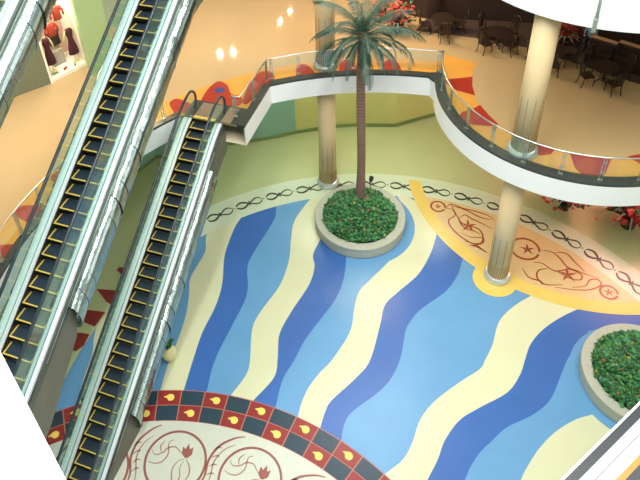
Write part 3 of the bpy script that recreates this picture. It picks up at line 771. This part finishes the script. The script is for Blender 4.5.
# low dark partitions with beige caps
def partition(label, a, b, h=1.0):
    v = Vector((b[0]-a[0], b[1]-a[1])); L = v.length; an = math.atan2(v.y, v.x)
    t = thing('partition', label, 'partition', (a[0], a[1], Z1), an, 'low booth partitions')
    bm = bmesh.new(); box(bm, 0, L, 0, .12, 0, h-.05); obj('panel', bm, M_rwall, t)
    bm = bmesh.new(); box(bm, -.02, L+.02, -.03, .15, h-.05, h); obj('cap', bm, M_cap, t)
    bm = bmesh.new(); box(bm, .05, L-.05, -.5, -.02, 0, .45); box(bm, .05, L-.05, -.14, -.02, .45, .82); obj('bench', bm, M_wood, t)
partition('low dark booth partition with beige cap, the left one of two', (2.73, 27.75), (3.7, 27.4))
partition('low dark booth partition with beige cap at the right edge', (3.82, 27.6), (5.4, 27.05))
wallstrip('wall_back', [(-5.7, 29.3), (-4.3, 29.1), (-1.8, 29.6), (.4, 29.9), (2.6, 29.2), (5, 28.9), (9, 27)], 7.0, 13.0, M_rwall)
wallstrip('wall_right_unseen', [(9, 27), (13, 23), (15, 17), (16.5, 8), (16, 0)], 7.0, 13.0, M_rwall)  # unseen wall, added to keep side light off the restaurant
bm = bmesh.new(); flat(bm, [(-4.6, 27.9), (-1.9, 28.0), (.4, 27.75), (2.4, 27.0), (5.2, 26.0), (9, 23.8), (9, 27.2), (5, 29), (2.6, 29.3), (.4, 30), (-1.8, 29.7), (-4.3, 29.2)], 7.006, 0)
for f in bm.faces[:]:
    r = bmesh.ops.extrude_face_region(bm, geom=[f]); bmesh.ops.translate(bm, verts=[v for v in r['geom'] if isinstance(v, bmesh.types.BMVert)], vec=(0, 0, .01))
struct(obj('floor', bm, mat('dark_carpet', (74, 58, 50), .8, var=.2, scale=6)), 'dark carpeted back of the restaurant')
redplant('red flowers behind the right column, beside the person in blue', 1.75, 28.45, .9, Z1, 'restaurant flower pots')
redplant('red and white flowers half hidden by the palm fronds', -5.4, 27.6, 1.1, Z1, 'restaurant flower pots')
redplant('red flowers at the very top, left of the dark table', -6.3, 28.6, .8, Z1, 'restaurant flower pots')

# person in a light blue shirt, seated, small in the distance
def person(x, y, rz):
    t = thing('person', 'seated person in a light blue shirt and dark trousers behind the right column', 'person', (x, y, Z1), rz)
    V = [(0, 0, .52), (0, -.02, .75), (0, 0, 1.0), (0, .01, 1.1), (0, .02, 1.16), (0, .03, 1.27), (0, .035, 1.36),
         (.1, .03, .5), (.12, .42, .5), (.12, .44, .12), (.12, .54, .04), (-.1, .03, .5), (-.12, .42, .5), (-.12, .44, .12), (-.12, .54, .04),
         (.19, 0, 1.02), (.24, .08, .76), (.16, .32, .74), (.13, .4, .74), (-.19, 0, 1.02), (-.24, .08, .76), (-.16, .32, .74), (-.13, .4, .74)]
    Ed = [(0, 1), (1, 2), (2, 3), (3, 4), (4, 5), (5, 6), (0, 7), (7, 8), (8, 9), (9, 10), (0, 11), (11, 12), (12, 13), (13, 14), (2, 15), (15, 16), (16, 17), (17, 18), (2, 19), (19, 20), (20, 21), (21, 22)]
    Rr = [.15, .13, .15, .07, .055, .095, .075, .1, .075, .055, .04, .1, .075, .055, .04, .065, .045, .035, .035, .065, .045, .035, .035]
    me = bpy.data.meshes.new('body'); me.from_pydata(V, Ed, []); o = bpy.data.objects.new('body', me); COL.objects.link(o); o.parent = t
    m = o.modifiers.new('s', 'SKIN'); sv = me.skin_vertices[0].data
    for i, r in enumerate(Rr): sv[i].radius = (r, r)
    sv[0].use_root = True
    o.modifiers.new('u', 'SUBSURF').levels = 2
    dg = bpy.context.evaluated_depsgraph_get(); ev = o.evaluated_get(dg); m2 = bpy.data.meshes.new_from_object(ev)
    o.modifiers.clear(); o.data = m2
    m2.materials.clear()
    for mm in (M_shirt, M_trous, M_skin): m2.materials.append(mm)
    for p in m2.polygons:
        p.use_smooth = True; c = p.center
        if c.z > 1.1 or (c.z > .6 and c.y > .26): p.material_index = 2
        elif c.z < .6 or (c.y > .2): p.material_index = 1
        else: p.material_index = 0
    bm = bmesh.new(); bmesh.ops.create_uvsphere(bm, u_segments=14, v_segments=8, radius=.115)
    for v in bm.verts: v.co = Vector((v.co.x*.92, v.co.y*1.05+.0, v.co.z+1.31)); v.co.y += -.005 if v.co.z > 1.34 else -.03
    obj('hair', bm, M_hair, t, True)
person(2.75, 28.4, 2.8)
bm = bmesh.new(); box(bm, -.25, .25, -.25, .25, 0, .43)
o = obj('stool', bm, M_wood); o.location = (2.75, 28.4, Z1); tag(o, 'dark low stool under the person in blue', 'stool')

# ---------------------------------------------------------------- storefront, level one, far left
sw = [(-21.6, 14.0), (-20.6, 17.0), (-19.74, 18.5), (-18.85, 19.66)]
wallstrip('wall_left', sw, 7.0, 12.6, M_stoned)
wallstrip('wall_far_left', [(-16.3, 21.9), (-15.4, 24.0), (-14, 26.6), (-11, 29.2), (-5.8, 30.6)], 7.0, 12.9, M_soffit) if False else None
bm = bmesh.new(); prism(bm, [(-18.1, 21.23), (-17.48, 20.67), (-16.98, 21.9), (-17.6, 22.6)], 7.0, 12.98)
struct(obj('wall_left', bm, M_store))
wa = Vector((-18.85, 19.66)); wb = Vector((-18.1, 21.23)); wd = (wb-wa).normalized(); wn = Vector((-wd.y, wd.x))
def sp(s, dd): p = wa+wd*s+wn*dd; return (p.x, p.y)
Lw = (wb-wa).length; an = math.atan2(wd.y, wd.x)
def slab(name, s0, s1, d0, d1, z0, z1, m):
    bm = bmesh.new(); prism(bm, [sp(s0, d0), sp(s1, d0), sp(s1, d1), sp(s0, d1)], z0, z1); return obj(name, bm, m)
struct(slab('window_1', 0, Lw, .02, 1.5, 7.01, 7.2, M_disp))
struct(slab('wall_left', 0, Lw, 1.5, 1.6, 7.2, 12.0, M_dback))
struct(slab('trim_16', -.08, 0, -.02, 1.6, 7.0, 11.6, M_disp))
struct(slab('trim_17', Lw, Lw+.06, 0, 1.6, 7.0, 11.6, M_disp))
struct(slab('trim_18', -.1, Lw+.1, -.05, 1.6, 11.2, 12.98, M_store))
def dressform(label, s, dd, rz=0):
    x, y = sp(s, dd); t = thing('dress_form', label, 'dress form', (x, y, 7.2), an+rz, 'dress forms in the shop window')
    bm = bmesh.new(); lathe(bm, [(.24, .45), (.2, .8), (.13, 1.15), (.12, 1.25), (.17, 1.5), (.19, 1.62), (.1, 1.72), (.05, 1.74)], 20)
    for v in bm.verts: v.co.y *= .7
    obj('dress', bm, M_maroon, t, True)
    bm = bmesh.new(); tube(bm, [(0, 0, .03), (0, 0, .5)], .03, 8); lathe(bm, [(.16, 0), (.16, .03), (.02, .05)], 16); obj('stand', bm, M_pot, t)
    bm = bmesh.new(); lathe(bm, [(.05, 1.74), (.045, 1.82), (.001, 1.84)], 12)
    for sx in (-1, 1): tube(bm, [(sx*.17, 0, 1.66), (sx*.26, .02, 1.4), (sx*.3, .05, 1.1)], .045, 6)
    obj('neck_and_arms', bm, M_pot, t, True)
dressform('maroon dress on a cream dress form at the left of the shop window', .38, .45)
dressform('maroon dress on a cream dress form beside the green pier', 1.5, .42)
x, y = sp(.88, 1.0)
bm = bmesh.new(); box(bm, -.3, .3, -.25, .25, 0, .7); bmesh.ops.bevel(bm, geom=bm.edges[:], offset=.01, segments=1)
o = obj('plinth', bm, M_greyb); o.location = (x, y, 7.2); o.rotation_euler.z = an; tag(o, 'low grey display plinth between the two dress forms', 'plinth')
def garment(name, label, m, s, dd, z, w, h, sleeves=True):
    x, y = sp(s, dd); t = thing(name, label, 'garment', (x, y, z), an, 'clothes hanging in the shop window')
    bm = bmesh.new(); lathe(bm, [(w*.55, 0), (w*.5, h*.4), (w*.55, h*.8), (w*.3, h*.96), (w*.12, h)], 18)
    for v in bm.verts: v.co.y *= .4
    if sleeves:
        for sx in (-1, 1): tube(bm, [(sx*w*.45, 0, h*.88), (sx*w*.8, 0, h*.55), (sx*w*.85, 0, h*.2)], [w*.2, w*.16, w*.13], 8)
    obj('cloth', bm, m, t, True)
    bm = bmesh.new(); tube(bm, [(0, 0, h), (0, 0, 11.2-z)], .012, 5); obj('hanging_wire', bm, M_steel, t)
garment('sweater', 'brick red sweater hanging at the left above the plinth', M_redc, .8, .5, 8.85, .36, .6)
garment('sweater', 'brick red sweater hanging highest in the shop window', M_redc, 1.25, .55, 9.45, .36, .65)
garment('dark_skirt', 'dark olive skirt hanging between the sweaters', M_dgreen, 1.02, 1.0, 8.1, .5, .75, False)
for i, (s, dd, lab, m) in enumerate(((.35, .22, 'green shoe on the white window floor at left', M_leafs[1]), (.85, .25, 'dark red shoe on the white window floor at centre', M_redc), (1.3, .2, 'grey shoe on the white window floor at right', M_greyb))):
    x, y = sp(s, dd); bm = bmesh.new()
    tube(bm, [(-.13, 0, .05), (-.05, 0, .055), (.05, 0, .04), (.14, 0, .03)], [.045, .05, .045, .025], 8); tube(bm, [(-.12, 0, .05), (-.1, 0, .12)], [.04, .035], 8)
    o = obj('shoe', bm, m, None, True); o.location = (x, y, 7.2); o.rotation_euler.z = an+.6*i; tag(o, lab, 'shoe', 'shoes in the shop window')

# chrome bracket on the upper slab's edge
P = (1.95, 19.76)
t = thing('cable_bracket', 'chrome bracket clipped over the white slab edge at the top right', 'bracket', (P[0], P[1], 12.9))
bm = bmesh.new(); box(bm, -.06, .06, -.05, .0, -.05, .5); box(bm, -.045, .045, -.1, -.05, .02, .4); obj('clip', bm, M_steel, t)
bm = bmesh.new(); tube(bm, [(0, -.05, .5), (0, -.03, .9), (0, .02, 1.3)], .045, 8); obj('stem', bm, M_steel, t, True)

# ---------------------------------------------------------------- lights
def area(name, loc, sx, sy, p, col=(1, 1, 1), rot=(0, 0, 0), shape='RECTANGLE'):
    l = bpy.data.lights.new(name, 'AREA'); l.shape = shape; l.size = sx
    if shape == 'RECTANGLE': l.size_y = sy
    l.energy = p; l.color = col
    o = bpy.data.objects.new(name, l); COL.objects.link(o); o.location = loc; o.rotation_euler = rot; return o
for i in range(4):
    area('skylight_strip', (-14+8*i, 8, 34), 1.6, 20, 5000, (1, 1, .97))
for (x, y) in ((-12.66, 23.81), (-12.18, 24.19), (-11.01, 27.24), (-10.86, 28.27)):
    area('ceiling_downlight', (x*1.335, y*1.335, 12.92), .15, .15, 90, (1, .8, .56), shape='DISK')
for (x, y) in ((-17, 23.5), (-20, 30), (-8.5, 27.5), (-6, 27.5), (-17.5, 16)):
    area('ceiling_downlight', (x, y, 12.9), 1.6, 1.6, 390, (1, .74, .50), shape='DISK')
for (x, y) in ((-2.5, 26.4), (0, 25.6), (3.5, 23.8)):
    area('ceiling_downlight', (x, y, 12.9), .3, .3, 50, (1, .86, .64), shape='DISK')
x, y = sp(.75, .6); area('display_lamp', (x, y, 11.1), .5, .5, 110, (1, .9, .78))
area('undercroft_light', (6.6, 27.2, 5.9), 2.6, 2.6, 560, (1, .38, .34))  # added red light, tints the floor under the balcony salmon
for x, y in ((-9.5, 25.6), (-6, 27), (-2.5, 27.5)):
    area('undercroft_light', (x, y, 6.05), .5, .5, 90, (1, 1, .8))
w = bpy.data.worlds.new('World'); SC.world = w; w.use_nodes = True
w.node_tree.nodes['Background'].inputs[0].default_value = (.86, .97, .95, 1); w.node_tree.nodes['Background'].inputs[1].default_value = .5

for z_, yy in ((11, 8), (17, 5), (23, 0)):
    area('cladding_highlight_strip', (30, yy, z_), 1.8, 44, 1700, (1, 1, 1), (0, R_(68), 0))  # unseen strips added to draw bright streaks along the escalator cladding
for (x, y) in ((-2.18, 14.25), (-1.87, 12.26), (-2.81, 12.77), (0, 18.66), (-4.06, 12.27), (.46, 15.9)):
    area('atrium_spot', (x*2.4, y*2.4, 34), .8, .8, 420, (1, .9, .88), shape='DISK')
# ---------------------------------------------------------------- camera
R = Vector((0.9341529, 0.3513895, -0.06232)); U = Vector((-0.1649323, 0.5799535, 0.7977789)); F = Vector((-0.3164739, 0.7349689, -0.5997207))
cam = bpy.data.cameras.new('Camera'); co = bpy.data.objects.new('Camera', cam); COL.objects.link(co); SC.camera = co
m = Matrix((R, U, -F)).transposed().to_4x4(); m.translation = (0, 0, 24.3646); co.matrix_world = m
cam.sensor_width = 36; cam.lens = 703.3531/640*36
cam.shift_x = 47.5839/640; cam.shift_y = -141.9981/640; cam.clip_end = 200; cam.clip_start = .05
vs = SC.view_settings; vs.view_transform = 'Standard'; vs.look = 'None'; vs.gamma = 1; vs.use_curve_mapping = False; vs.exposure = -0.3
